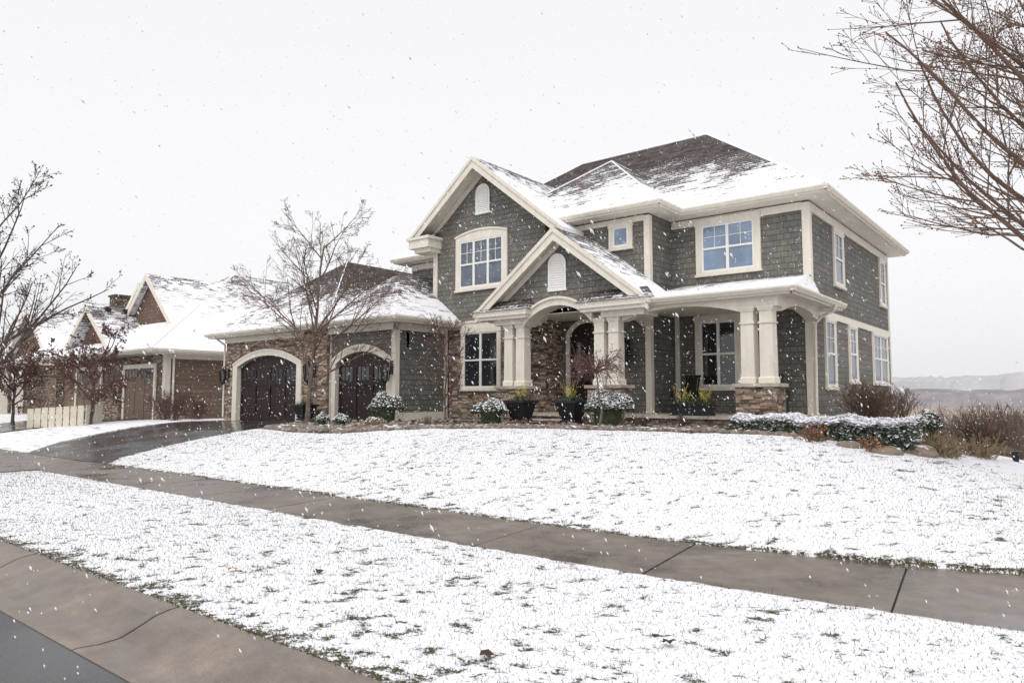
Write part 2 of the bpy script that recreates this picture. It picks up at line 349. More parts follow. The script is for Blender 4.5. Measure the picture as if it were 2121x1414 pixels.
def sheet(name,ys_,fl,fr_,N,mt,dz,label):
    b=B()
    for y in ys_:
        for i in range(N+1):
            xx=fl(y)+(fr_(y)-fl(y))*i/N; b.V.append((float(xx),float(y),float(T(xx,y))+dz))
    for r in range(len(ys_)-1):
        for i in range(N): a=r*(N+1)+i; b.F.append((a,a+1,a+N+2,a+N+1)); b.MI.append(0)
    b.out(name,[mt],smooth=True,kind='structure',label=label)
sheet('driveway',np.linspace(7.6,16.5,60),dl,dr,14,'drive',.006,'wet black asphalt driveway to the garage')
b=B(); b.box(-24.5,-18.2,2.87,5.99,-.02,.05); b.out('driveway_apron',['concrete'],kind='structure',label='concrete driveway apron beside the street')
sheet('neighbour_driveway',np.linspace(7.6,15.2,20),lambda y:-37.5-4.5*(y-7.6)/7.6,lambda y:-33.0,8,'drive',.05,'wet asphalt driveway of the brown house')
sheet('path',np.linspace(14.55,15.5,8),lambda y:-17.9,lambda y:-11.0,20,'concrete',.045,'concrete front walk from driveway to porch steps')
def hill(name,y,x0,x1,h,mt,seed):
    b=B(); n=420; D=60
    for r,(dy,k) in enumerate(((0,0),(20,.75),(D,1),(D*3,0))):
        for i in range(n+1):
            xx=x0+(x1-x0)*i/n; hh=h*(.5+.5*float(vn(xx/260,seed,seed)))+h*.14*float(vn(xx/18,r,seed))+h*.16*float(vn(xx/4,r,seed+2))
            b.V.append((xx,y+dy,-5+hh*k if k else -6))
    for r in range(3):
        for i in range(n): a=r*(n+1)+i; b.F.append((a,a+1,a+n+2,a+n+1)); b.MI.append(0)
    b.out(name,[mt],kind='structure',label='wooded hills beyond the marsh, haze painted into their colour')
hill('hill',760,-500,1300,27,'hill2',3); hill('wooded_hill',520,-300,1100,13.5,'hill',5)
# ------------------------------------------------------------ house
house=empty('house',(-12,20,.95),'grey shingled two-storey house with cream trim and snowy roofs','house')
def part(name,mt,*boxes,parent=None):
    b=B()
    for q in boxes:b.box(*q)
    return b.out(name,[mt] if isinstance(mt,str) else mt,parent or house)
def door_wall(b,x0,x1,z0,z1,ox0,ox1,zs,zc,y0,y1,mi=0):
    A=arc(ox0,ox1,zs,zc,18); pts=[(x0,z0),(ox0,z0)]+A+[(ox1,z0),(x1,z0),(x1,z1),(x0,z1)]; b.prism(pts,y0,y1,'y',mi)
GZ=.4
b=B(); door_wall(b,-28.0,-21.2,GZ,4.05,-27.15,-22.9,2.82,3.30,15.9,16.5,0)
door_wall(b,-21.2,-17.7,GZ,4.05,-20.85,-18.0,2.78,3.26,16.0,16.5,1)
b.box(-22.5,-21.1,15.82,15.92,GZ,4.05,0)
b.box(-28.0,-17.7,16.5,16.62,3.3,4.05,1); b.box(-28,-27.7,16.5,21,GZ,4.05,1); b.box(-17.95,-17.7,16.5,18.49,GZ,4.05,1); b.box(-27.9,-17.8,16.9,17.0,GZ,4.04,1)
b.out('garage_wall',['stone','shake'],house)
b=B(); b.box(-17.65,-13.4,18.5,20.6,.6,4.0,1); b.box(-13.6,-13.398,18.499,19.45,.6,4.2,1)
b.prism([(-18.4,4.0),(-13.4,4.0),(-13.4,7.5),(-16.0,9.6),(-18.4,7.66)],18.5,20.59,'y',0)
b.box(-13.4,-9.99,19.46,20.6,.6,4.2,0); b.box(-11.55,-9.99,19.1,19.46,.6,4.2,0); b.box(-13.4,-9.99,19.1,20.6,4.2,7.2,0)
b.out('entry_wall',['shake','stone'],house)
part('main_wall','shake',(-21.8,-5.8,20.6,30.8,.4,7.2))
part('side_wall','lap',(-5.81,-5.785,20.72,30.7,.3,3.95))
for q in (((-5.98,-5.765,20.565,20.6,.95,7.1),(-5.8,-5.765,20.6,20.76,.95,7.1)),((-5.8,-5.765,30.65,30.83,.4,7.1),),((-10.14,-9.955,19.065,19.1,1.15,7.1),(-9.99,-9.955,19.1,19.25,1.15,7.1)),((-9.9,-9.76,20.565,20.6,1.15,4.1),),((-18.44,-18.24,18.465,18.5,4.2,7.5),),((-17.86,-17.665,15.965,16.0,.7,4.05),(-17.7,-17.665,16.0,16.16,.7,4.05)),((-17.7,-17.665,18.3,18.46,1.12,4.05),),((-21.19,-21.05,15.96,16.0,.6,4.05),)): part('corner_board','cream',*q)
part('skirt_board','cream',(-17.7,-17.66,16.16,18.46,.85,1.12))
part('belt_board','cream',(-18.44,-13.36,18.45,18.5,4.0,4.26),(-18.46,-13.34,18.42,18.45,4.2,4.27)); part('belt_board','cream',(-5.8,-5.75,20.76,30.65,3.94,4.14))
for q in ((-5.8,-5.76,20.76,30.65,6.85,7.1),(-9.95,-5.98,20.56,20.6,6.9,7.12),(-13.4,-10.14,19.06,19.1,6.95,7.12),(-28.05,-17.66,15.85,15.9,3.86,4.06),(-17.7,-17.64,16.16,18.42,3.86,4.06),(-21.8,-18.44,20.56,20.6,6.9,7.12)): part('frieze_board','cream',q)
def hip(b,x0,x1,y0,y1,z,p,axis=None):
    wx=(x1-x0)/2; wy=(y1-y0)/2
    if axis is None: axis='x' if wx>wy else 'y'
    if axis=='x': w=wy; r0=(x0+w,(y0+y1)/2,z+p*w); r1=(x1-w,(y0+y1)/2,z+p*w)
    else: w=wx; r0=((x0+x1)/2,y0+w,z+p*w); r1=((x0+x1)/2,y1-w if y1-y0>2*w else y0+w,z+p*w)
    Vv=[(x0,y0,z),(x1,y0,z),(x1,y1,z),(x0,y1,z),r0,r1]
    if axis=='x': Fc=[(0,1,5,4),(1,2,5),(2,3,4,5),(3,0,4)]
    else: Fc=[(0,1,4),(1,2,5,4),(2,3,5),(3,0,4,5)]
    b.add(Vv,Fc+[(3,2,1,0)],0); return Vv
def caps(v,prs,r,parent,nm='ridge_cap'):
    b=B()
    for a,c in prs:
        p=v[a] if isinstance(a,int) else a; q=v[c] if isinstance(c,int) else c; b.tube(p,q,r,r,6)
    b.out(nm,['snow'],parent)
b=B(); v=hip(b,-22.3,-5.2,20.0,31.4,7.37,.765); r_=b.out('roof',['roof_main'],house); caps(v,((0,4),(1,5),(2,5),(4,5)),.04,r_)
b=B(); v=hip(b,-16.9,-9.38,18.55,29.5,7.372,.765,'y'); r_=b.out('projecting_roof',['roof_main'],house); caps(v,((1,4),(0,4),(4,(v[4][0],23.9,v[4][2]))),.03,r_)
b=B(); v=hip(b,-28.65,-20.6,15.4,30.0,4.27,.79,'y'); v2=hip(b,-22.0,-17.05,15.402,26.0,4.268,.79,'y'); r_=b.out('garage_roof',['roof_garage'],house); caps(v,((1,4),(0,4),(4,(v[4][0],21,v[4][2]))),.022,r_)
# snow drifted into the roof valley
def eavering(x0,x1,y0,y1,z,h=.2,parent=None):
    b=B(); t=.03
    b.box(x0+.02,x1-.02,y0+.02,y1-.02,z-h,z-h+.02)
    b.box(x0,x1,y0,y0+t,z-h,z-.003); b.box(x1-t,x1,y0+t,y1-t,z-h,z-.003); b.box(x0,x0+t,y0+t,y1-t,z-h,z-.003); b.out('fascia',['cream'],parent or house)
    b=B()
    b.prism([(y0-.002,z-.02),(y0-.12,z-.02),(y0-.12,z-.06),(y0-.07,z-.14),(y0-.002,z-.14)],x0-.1,x1+.1,'x')
    b.prism([(x1+.002,z-.02),(x1+.12,z-.02),(x1+.12,z-.06),(x1+.07,z-.14),(x1+.002,z-.14)],y0-.1,y1,'y'); b.out('gutter',['cream'],parent or house)
eavering(-22.3,-5.2,20.0,31.4,7.36); eavering(-13.3,-9.38,18.55,20.4,7.362); eavering(-28.65,-17.05,15.4,18.42,4.26)
def gable(b,cx,zr,xl,xr,p,y0,y1,t=.14):
    zl=zr-p*(cx-xl); zR=zr-p*(xr-cx)
    b.prism([(xl,zl),(cx,zr),(xr,zR),(xr,zR-t),(cx,zr-t*1.25),(xl,zl-t)],y0,y1,'y',0)
def rake(b,cx,zr,xl,xr,p,y,w=.34,d=.05):
    zl=zr-p*(cx-xl); zR=zr-p*(xr-cx); k=w
    b.prism([(xl,zl),(cx,zr),(xr,zR),(xr,zR-k),(cx,zr-k*1.15),(xl,zl-k)],y-d,y,'y',0)
b=B(); gable(b,-16.0,9.86,-19.02,-12.3,.805,17.9,24.5); b.out('gable_roof',['roof_gable'],house)
b=B(); gable(b,-11.85,6.57,-14.88,-8.82,.765,16.8,19.1); b.out('portico_roof',['roof_portico'],house)
b=B(); rake(b,-16.0,9.84,-19.02,-12.25,.805,17.9,.34); rake(b,-16.0,9.86,-19.06,-12.2,.805,17.86,.12,.05); rake(b,-16.0,9.70,-18.98,-12.3,.805,18.5,.02,.6); rake(b,-16.0,9.66,-18.4,-13.0,.805,18.5,.22,.035); b.out('rake_board',['cream'],house)
b=B(); rake(b,-11.85,6.55,-14.88,-8.82,.765,16.8,.32); rake(b,-11.85,6.57,-14.92,-8.78,.765,16.76,.12,.05); rake(b,-11.85,6.42,-14.84,-8.86,.765,17.2,.02,.4); rake(b,-11.85,6.38,-14.4,-9.3,.765,17.2,.2,.03); b.out('rake_board',['cream'],house)
part('eave_return','cream',(-19.05,-18.05,17.8,18.5,7.0,7.3),(-19.12,-17.98,17.74,18.5,7.3,7.4),(-18.9,-18.1,17.95,18.5,6.85,7.0))
b=B(); b.add([(-19.12,17.74,7.405),(-17.98,17.74,7.405),(-18.2,18.5,7.62),(-19.0,18.5,7.62)],[(0,1,2,3)]); b.out('return_roof',['roof_dark'],house)
for (xa,xb) in ((-14.92,-12.75),(-11.05,-8.8)):
    b=B(); b.add([(xa,16.66,4.27),(xb,16.66,4.27),(xb-.25,17.18,4.62),(xa+.25,17.18,4.62),(xb,17.2,4.27),(xa,17.2,4.27)],[(0,1,2,3),(1,4,2),(5,0,3)]); b.out('return_roof',['roof_dark'],house)
b=B(); A=arc(-13.05,-10.75,3.9,4.42,16)
b.prism([(-14.3,4.2),(-13.05,4.2)]+[a for a in A if a[1]>4.2]+[(-10.75,4.2),(-9.3,4.2),(-9.3,4.45),(-11.85,6.35),(-14.3,4.5)],17.2,17.4,'y')
b.out('portico_gable_wall',['shake'],house)
for xa,xb in((-14.86,-12.82),(-11.0,-8.86)):
    part('entablature','cream',(xa,xb,16.72,17.9,4.1,4.262),(xa+.06,xb-.06,16.78,17.9,4.0,4.1),(xa+.6,xb-.2,16.98,17.8,3.84,4.0))
b=B(); Ao=arc(-13.1,-10.7,3.95,4.52,20); Ai=arc(-13.1,-10.7,3.76,4.30,20)
b.prism(Ai+Ao[::-1],16.96,17.55,'y'); Ao2=arc(-13.15,-10.65,3.97,4.56,20); Ai2=arc(-13.15,-10.65,3.89,4.49,20); b.prism(Ai2+Ao2[::-1],16.9,16.96,'y'); b.out('entry_arch',['cream'],house)
b=B(); A=arc(-9.85,-6.5,3.72,3.98,20); b.prism([(-9.85,4.12)]+A+[(-6.5,4.12)],17.2,17.55,'y')
b.box(-6.5,-5.6,17.2,17.55,3.82,4.12)
A=arc(17.55,20.6,3.72,3.96,20); b.prism([(17.55,4.12)]+A+[(20.6,4.12)],-5.95,-5.62,'x'); b.out('porch_beam',['cream'],house)
b=B(); A=arc(17.55,19.05,3.72,3.9,20); b.prism([(17.55,4.12)]+A+[(19.05,4.12)],-10.2,-9.9,'x'); b.out('porch_beam',['cream'],house)
part('porch_ceiling','cream',(-14.4,-5.62,17.5,20.6,4.121,4.15))
z=4.26; b=B()
b.prism([(17.0,z-.02),(16.87,z-.02),(16.87,z-.06),(16.93,z-.15),(17.0,z-.15)],-8.86,-5.1,'x')
b.prism([(-5.21,z-.02),(-5.08,z-.02),(-5.08,z-.06),(-5.14,z-.15),(-5.21,z-.15)],16.9,21.5,'y'); b.out('gutter',['cream'],house)
part('fascia','cream',(-8.86,-5.22,17.0,17.04,z-.2,z-.005),(-5.25,-5.21,17.0,21.5,z-.2,z-.005),(-8.86,-5.25,17.04,20.6,z-.16,z-.14),(-5.78,-5.25,20.6,21.5,z-.2,z-.16))
b=B(); b.add([(-9.6,17.0,z),(-5.21,17.0,z),(-5.8,20.6,5.05),(-9.6,20.6,5.05),(-5.21,21.5,z),(-5.8,21.5,4.6)],[(0,1,2,3),(1,4,5,2)]); b.out('porch_roof',['roof_low'],house)
def column(x,y,parent,w=.165,zb=1.97,zt=3.84):
    b=B(); b.taper(x,y,zb,zb+.12,w+.03,w+.03); b.taper(x,y,zb+.12,zb+.16,w+.03,w+.005)
    b.taper(x,y,zb+.16,zt-.42,w,w*.96); b.taper(x,y,zt-.42,zt-.38,w+.02,w+.02); b.taper(x,y,zt-.38,zt-.12,w*.95,w*.95); b.taper(x,y,zt-.12,zt-.05,w+.01,w+.03); b.taper(x,y,zt-.05,zt,w+.035,w+.035)
    return b.out('column',['cream'],parent)
for cx,y,xa,xb in((-13.56,17.25,-14.2,-12.95),(-10.3,17.25,-10.9,-9.72),(-6.14,17.35,-6.7,-5.58)):
    for dx in(-.23,.23): column(cx+dx,y+.0,house)
    b=B(); b.box(xa+.06,xb-.06,y-.30,y+.32,.7,1.88,0); b.box(xa,xb,y-.36,y+.38,1.88,1.965,1); b.out('column_base',['stone','capstone'],house)
b=B(); b.box(-14.35,-5.6,17.25,20.6,.5,1.08,0); b.box(-14.4,-5.52,17.15,20.6,1.08,1.16,1); b.box(-12.75,-11.1,16.55,17.15,.6,1.0,1); b.box(-12.75,-11.1,16.0,16.55,.6,.9,1)
b.out('porch_floor',['stone','capstone'],house)
def spout(pts):
    b=B()
    for a,c in zip(pts,pts[1:]): b.tube(a,c,.042,.042,8)
    b.out('downspout',['cream'],house)
spout([(-5.14,20.5,4.1),(-5.2,20.52,3.98),(-5.5,20.56,3.86),(-5.7,20.54,3.66),(-5.72,20.52,1.2),(-5.55,20.4,1.02)])
spout([(-28.05,15.35,4.1),(-28.05,15.85,3.8),(-28.05,15.85,.8)])
def window(x0,x1,z0,z1,pl,axis='y',cols=2,rows=2,glass='glass_dark',cas=.14,parent=house,arch=0,split=True,label=None,sill=True,mt='cream',blind=False):
    s=-1 if axis=='y' else 1
    def bx(b,a0,a1,d0,d1,q0,q1,mi=0):
        if axis=='y': b.box(a0,a1,pl+s*d0,pl+s*d1,q0,q1,mi)
        else: b.box(pl+s*d0,pl+s*d1,a0,a1,q0,q1,mi)
    b=B(); bx(b,x0-cas,x0,0,.06,z0-cas*.3,z1); bx(b,x1,x1+cas,0,.06,z0-cas*.3,z1)
    if arch: 
        A=arc(x0-cas,x1+cas,z1+cas,z1+cas+arch,14); P=[(x0-cas,z1),(x1+cas,z1)]+A[::-1]; b.prism(P,pl-.06,pl,'y')
        A2=arc(x0-cas-.04,x1+cas+.04,z1+cas,z1+cas+arch+.03,14);A1=arc(x0-cas-.04,x1+cas+.04,z1+cas-.06,z1+cas+arch-.04,14); b.prism(A1+A2[::-1],pl-.09,pl-.06,'y')
    else: bx(b,x0-cas-.02,x1+cas+.02,0,.075,z1,z1+cas*1.1)
    if sill: bx(b,x0-cas-.03,x1+cas+.03,0,.1,z0-cas*.3-.07,z0-cas*.3)
    bx(b,x0,x1,0,.055,z0-cas*.3,z0)
    w=b.out('window',[mt],parent); 
    if label: w['label']=label
    b=B(); t=.045; n=cols; W=(x1-x0)/n
    for i in range(n):
        a0=x0+W*i;a1=a0+W
        bx(b,a0,a0+t,.02,.05,z0,z1); bx(b,a1-t,a1,.02,.05,z0,z1); bx(b,a0+t,a1-t,.02,.05,z0,z0+t*1.3); bx(b,a0+t,a1-t,.02,.05,z1-t,z1)
        if split:
            zm=(z0+z1)/2; bx(b,a0+t,a1-t,.02,.052,zm-.03,zm+.03)
            if rows>1:
                bx(b,(a0+a1)/2-.009,(a0+a1)/2+.009,.018,.03,zm+.03,z1-t)
                bx(b,a0+t,a1-t,.018,.029,(zm+z1)/2-.009,(zm+z1)/2+.009)
    b.out('sash',['white'],w)
    b=B(); bx(b,x0+.01,x1-.01,.004,.016,z0+.01,z1-.01); b.out('pane',[glass],w); return w
window(-17.1,-15.15,5.45,7.1,18.5,cols=3,glass='glass_mid',cas=.2,arch=.16,label='triple sash window under a shallow cream arch')
window(-16.9,-15.35,1.95,3.85,18.5,cols=2,rows=1,glass='glass_dark',cas=.13)
window(-11.2,-10.68,6.25,6.85,19.1,cols=1,split=False,glass='glass_sky',cas=.15)
window(-8.95,-7.35,5.42,6.85,20.6,cols=2,glass='glass_sky',cas=.2)
window(-9.05,-7.95,1.95,3.9,20.6,cols=2,rows=1,glass='glass_dark',cas=.18)
window(-21.0,-20.55,5.4,6.2,20.6,cols=1,glass='glass_sky',cas=.14)
window(23.1,24.0,5.1,6.7,-5.8,'x',cols=1,glass='glass_mid',cas=.13); window(29.4,30.1,5.1,6.7,-5.8,'x',cols=1,glass='glass_mid',cas=.13)
window(21.8,22.7,1.95,3.85,-5.785,'x',cols=1,glass='glass_mid',cas=.12); window(24.5,25.3,2.15,3.85,-5.785,'x',cols=1,glass='glass_mid',cas=.12); window(27.8,30.0,2.15,3.85,-5.785,'x',cols=2,glass='glass_mid',cas=.12)
for cx,y,z0,z1,w in((-16.05,18.5,8.05,9.0,.27),(-12.0,17.2,4.82,5.82,.27)):
    b=B(); A=arc(cx-w,cx+w,z1-w,z1,12); b.prism([(cx-w,z0)]+A+[(cx+w,z0)],y-.03,y,'y'); b.box(cx-w-.06,cx+w+.06,y-.06,y,z0-.07,z0)
    A=arc(cx-w-.05,cx+w+.05,z1-w,z1+.05,12); Ai=arc(cx-w+.02,cx+w-.02,z1-w,z1-.02,12); b.prism([(cx-w-.05,z0)]+A+[(cx+w+.05,z0),(cx+w-.02,z0)]+Ai[::-1]+[(cx-w+.02,z0)],y-.055,y-.03,'y')
    k=z0+.05
    while k<z1-.12:
        hw=w-.04 if k<z1-w else math.sqrt(max(.0,(w-.03)**2-(k-z1+w)**2)); b.prism([(y-.03,k),(y-.055,k),(y-.03,k+.05)],cx-hw,cx+hw,'x'); k+=.07
    b.out('gable_vent',['white'],house)
def gdoor(x0,x1,zs,zc,y,z0,parent,mt='door',yf=15.9,sw=.32,t=.26):
    A=arc(x0,x1,zs,zc,18); Ao=arc_off(x0,x1,zs,zc,t,sw)
    b=B(); b.prism([(x0-sw,z0-.1)]+Ao+[(x1+sw,z0-.1),(x1,z0-.1)]+A[::-1]+[(x0,z0-.1)],yf-.05,yf+.03,'y')
    Ao2=arc_off(x0,x1,zs,zc,t+.03,sw+.02);Ai2=arc_off(x0,x1,zs,zc,t-.05,sw-.02); b.prism(Ai2+Ao2[::-1],yf-.07,yf-.051,'y')
    V_=[]; P=[(x0,z0-.1)]+A+[(x1,z0-.1)]
    for p in P: V_+=[(p[0],yf+.03,p[1]),(p[0],y+.02,p[1])]
    b.add(V_,[(2*i,2*i+1,2*i+3,2*i+2) for i in range(len(P)-1)])
    b.out('door_surround',['cream'],parent)
    b=B(); b.prism([(x0+.003,z0-.1)]+arc(x0+.003,x1-.003,zs,zc-.004,18)+[(x1-.003,z0-.1)],y,y+.08,'y')
    n=max(2,round((x1-x0)/1.05)); W=(x1-x0-.06)/n
    for i in range(n):
        a=x0+.03+W*i
        b.box(a,a+.09,y-.03,y,z0,zs-.05); b.box(a+W-.09,a+W,y-.03,y,z0,zs-.05); b.box(a+.09,a+W-.09,y-.03,y,z0,z0+.14); b.box(a+.09,a+W-.09,y-.03,y,zs-.75,zs-.66)
    d=b.out('garage_door',[mt],parent)
    for i in range(n):
        b=B(); a=x0+.03+W*i
        for k in range(3):
            q=a+.12+(W-.24)*k/3; b.box(q+.025,q+(W-.24)/3-.025,y-.012,y-.002,zs-.58,zs-.12)
        b.out('pane',['glass_door'],d)
    m=(x0+x1)/2
    for q in(-.12,.12): b=B(); b.tube((m+q,y-.07,z0+.95),(m+q,y-.07,z0+1.25),.012,.012,6); b.box(m+q-.01,m+q+.01,y-.07,y,z0+.96,z0+.98); b.box(m+q-.01,m+q+.01,y-.07,y,z0+1.22,z0+1.24); b.out('handle',['black'],d)
gdoor(-27.08,-22.98,2.84,3.26,16.06,.72,house,yf=15.9,sw=.32,t=.22)
gdoor(-20.78,-18.08,2.80,3.20,16.12,.82,house,yf=16.0,sw=.22,t=.22)
b=B(); A=arc(-13.05,-11.75,3.6,4.02,14); Ao=arc(-13.2,-11.6,3.68,4.15,14)
b.prism([(-13.2,1.16)]+Ao+[(-11.6,1.16),(-11.75,1.16)]+A[::-1]+[(-13.05,1.16)],19.36,19.46,'y'); b.out('door_surround',['cream'],house)
b=B(); b.prism([(-13.05,1.16)]+A+[(-11.75,1.16)],19.42,19.458,'y'); b.box(-13.0,-12.9,19.39,19.42,1.2,3.5); b.box(-11.9,-11.8,19.39,19.42,1.2,3.5); b.box(-12.45,-12.35,19.39,19.42,1.2,3.5); b.box(-12.9,-11.9,19.39,19.42,2.0,2.1)
d=b.out('front_door',['door'],house)
part('pane','glass_dark',(-12.86,-12.49,19.405,19.415,2.15,3.4),parent=d); part('pane','glass_dark',(-12.31,-11.94,19.405,19.415,2.15,3.4),parent=d)
b=B(); b.tube((-12.36,19.35,1.95),(-12.36,19.35,2.35),.014,.014,6); b.box(-12.38,-12.34,19.35,19.42,2.0,2.03); b.out('handle',['black'],d)
def lantern(x,y,z,s=1.):
    b=B(); b.box(x-.05*s,x+.05*s,y-.02,y,z-.12*s,z+.2*s); b.tube((x,y-.02,z+.16*s),(x,y-.16*s,z+.26*s),.014,.014,6); b.tube((x,y-.16*s,z+.26*s),(x,y-.2*s,z+.2*s),.014,.014,6)
    yc=y-.2*s; b.taper(x,yc,z+.12*s,z+.2*s,.13*s,.03*s,n=6); b.taper(x,yc,z+.2*s,z+.25*s,.02*s,.005,n=6)
    b.taper(x,yc,z-.32*s,z-.27*s,.03*s,.085*s,n=6); b.taper(x,yc,z-.38*s,z-.32*s,.008,.03*s,n=6)
    for i in range(6):
        a=2*math.pi*i/6+math.pi/4; b.tube((x+.08*s*math.cos(a),yc+.08*s*math.sin(a),z-.27*s),(x+.118*s*math.cos(a),yc+.118*s*math.sin(a),z+.12*s),.016*s,.016*s,5)
    l=b.out('wall_lantern',['black'],house); b=B(); b.taper(x,yc,z-.27*s,z+.12*s,.06*s,.095*s,n=6); b.out('lamp_glass',['lamp_glass'],l)
for q in((-27.72,15.86,2.55,1.25),(-21.8,15.82,2.6,1.45),(-17.80,15.94,2.55,1.4),(-10.75,19.1,3.05,1.6)): lantern(*q)
def chair(x,y,z,rot,label):
    e=empty('porch_chair',(x,y,z),label,'chair'); Rm=Matrix.Rotation(rot,4,'Z')
    def tr(b,name,m='black'):
        b.V=[tuple((Rm@Vector(v))+Vector((x,y,z))) for v in b.V]; b.out(name,[m],e)
    b=B(); b.box(-.27,.27,-.25,.25,.40,.44); tr(b,'seat')
    b=B()
    for i in range(6): q=-.24+.096*i; b.add([(q-.03,.22,.44),(q+.03,.22,.44),(q+.03,.36,1.08),(q-.03,.36,1.08),(q-.03,.245,.44),(q+.03,.245,.44),(q+.03,.385,1.08),(q-.03,.385,1.08)],[(0,1,2,3),(7,6,5,4),(0,4,5,1),(3,2,6,7),(1,5,6,2),(0,3,7,4)])
    b.box(-.28,.28,.34,.4,1.05,1.12); tr(b,'backrest')
    for lx,ly in((-.25,-.23),(.25,-.23),(-.25,.23),(.25,.23)): b=B(); b.taper(lx,ly,.03,.40,.018,.022); tr(b,'leg')
    for lx in(-.29,.29): b=B(); b.box(lx-.035,lx+.035,-.28,.3,.62,.65); b.taper(lx,-.24,.40,.62,.02,.02); tr(b,'armrest')
chair(-9.2,19.7,1.16,-.3,'black slatted wooden chair on the front porch'); chair(-6.6,19.9,1.16,.5,'black slatted wooden chair on the front porch')
# ------------------------------------------------------------ vegetation tools
def rv(s=1): return Vector((random.gauss(0,s),random.gauss(0,s),random.gauss(0,s)))
def grow(S,p,d,L,r,lvl,P,tips):
    n=max(2,int(L/P['seg'][min(lvl,len(P['seg'])-1)])); d=d.normalized(); nc=P['kids'][lvl] if lvl<len(P['kids']) else 0
    spots=sorted(random.uniform(P.get('s0',.2),.98) for _ in range(nc)); k=0; r1=max(P['rmin'],r*P['tap'])
    for i in range(n):
        t0=i/n;t1=(i+1)/n
        d=(d+rv(P['wob'])+Vector((0,0,P['up'][min(lvl,len(P['up'])-1)]))).normalized()
        q=p+d*(L/n); ra=r+(r1-r)*t0; rb=r+(r1-r)*t1; S.append((p,ra,q,rb,lvl))
        while k<nc and spots[k]<=t1:
            side=d.orthogonal(); side.rotate(Matrix.Rotation(random.uniform(0,6.283),3,d)); a=math.radians(random.uniform(*P['ang']))
            cd=d*math.cos(a)+side.normalized()*math.sin(a)
            if 'minz' in P and cd.z<P['minz']: cd.z=P['minz']+random.uniform(0,.2); cd.normalize()
            rem=P['len'][min(lvl,len(P['len'])-1)]*L*(1-.55*spots[k])*random.uniform(.7,1.15)
            f=(spots[k]-t0)/(t1-t0); grow(S,p.lerp(q,f),cd,rem,max(P['rmin'],(ra*.55)),lvl+1,P,tips); k+=1
        p=q
    tips.append((p,d,lvl))
def segs_mesh(S,name,mt,parent,**k):
    b=B()
    for p,ra,q,rb,l in S: b.tube(p,q,ra,rb,7 if l<=1 else 4 if l==2 else 3)
    return b.out(name,[mt],parent,**k)
def octa(b,p,r,sx=1,mi=0,d=None):
    p=Vector(p); 
    if d is None: ax=[Vector((r,0,0)),Vector((0,r,0)),Vector((0,0,r*sx))]
    else:
        d=d.normalized(); o=d.orthogonal().normalized(); ax=[o*r,d.cross(o)*r,d*r*sx]
    V=[tuple(p+ax[0]),tuple(p-ax[0]),tuple(p+ax[1]),tuple(p-ax[1]),tuple(p+ax[2]),tuple(p-ax[2])]
    b.add(V,[(0,2,4),(2,1,4),(1,3,4),(3,0,4),(2,0,5),(1,2,5),(3,1,5),(0,3,5)],mi)
def quadleaf(b,p,s,nrm=None,mi=0):
    n=(rv() if nrm is None else nrm+rv(.35)).normalized(); a=n.orthogonal().normalized(); a.rotate(Matrix.Rotation(random.uniform(0,6.28),3,n)); c=n.cross(a)
    s*=random.uniform(.7,1.3); b.add([tuple(p-a*s),tuple(p-c*s*.5),tuple(p+a*s),tuple(p+c*s*.5)],[(0,1,2,3)],mi)
def tree(x,y,label,limbs,P,trunk_h,tr,mts=('bark','twig'),bud=None,budr=.012,budp=.5,tipp=1.,z=None,lean=(0,0)):
    z=float(T(x,y)) if z is None else z; e=empty('tree',(x,y,z),label,'tree'); S=[];tips=[]; Tk=[]
    p=Vector((x,y,z-.1)); n=8; pts=[p.copy()]; H=trunk_h
    for i in range(n):
        q=p+Vector((lean[0]/n+random.gauss(0,.03),lean[1]/n+random.gauss(0,.03),H/n)); t0=i/n;t1=(i+1)/n
        Tk.append((p,tr*(1.25 if i==0 else 1-.7*t0),q,tr*(1-.7*t1),0)); p=q; pts.append(q.copy())
    for (h,az,el,L,rr) in limbs:
        f=min(.999,h/H)*n; i=int(f); s=pts[i].lerp(pts[i+1],f-i); d=Vector((math.cos(az)*math.cos(el),math.sin(az)*math.cos(el),math.sin(el)))
        grow(S,s,d,L,rr,1,P,tips)
    segs_mesh(Tk,'trunk',mts[0],e); segs_mesh(S,'crown',mts[1],e)
    if bud:
        b=B()
        for p_,d_,l in tips:
            if random.random()<tipp: octa(b,p_,budr*random.uniform(.8,1.3),1.5,0,d_)
        for p_,ra,q_,rb,l in S:
            if l>=3 and random.random()<budp: octa(b,p_.lerp(q_,random.random())+rv(.006),budr*random.uniform(.6,1.2),1.4)
        b.out('bud',[bud],e)
    return e
R_=Vector((.7815,.624,0)); FW=Vector((-.624,.7815,0))
random.seed(41)
P1=dict(seg=[.5,.33,.24,.16,.12],kids=[0,10,6,5,0],wob=.06,up=[0,.035,.03,.02],tap=.25,ang=(24,48),len=[.5,.55,.5,.5],rmin=.003,s0=.15,minz=-.02)
limbs=[]
for i in range(17): limbs.append((2.4+i*.30,i*2.4+.4,math.radians(random.uniform(30,56)),4.3-.10*i+random.uniform(-.3,.3),.042-.0011*i))
for az,el,h,L in((3.5,26,2.6,4.6),(3.85,34,3.0,4.7),(3.2,34,3.2,4.7),(2.9,42,3.6,4.6),(3.55,44,3.9,4.6),(3.3,54,4.3,4.4),(3.8,60,4.6,4.2)): limbs.append((h,az,math.radians(el),L,.044))
tree(.95,11.7,'bare maple tree with red-brown buds beside the lawn',limbs,P1,7.8,.15,bud='bud',budr=.0095,budp=.34,tipp=.9)
P2=dict(seg=[.5,.4,.3,.22,.2],kids=[0,9,6,4,0],wob=.085,up=[0,.05,.035,.02],tap=.22,ang=(25,55),len=[.55,.55,.5,.5],rmin=.0035,s0=.18)
random.seed(21)
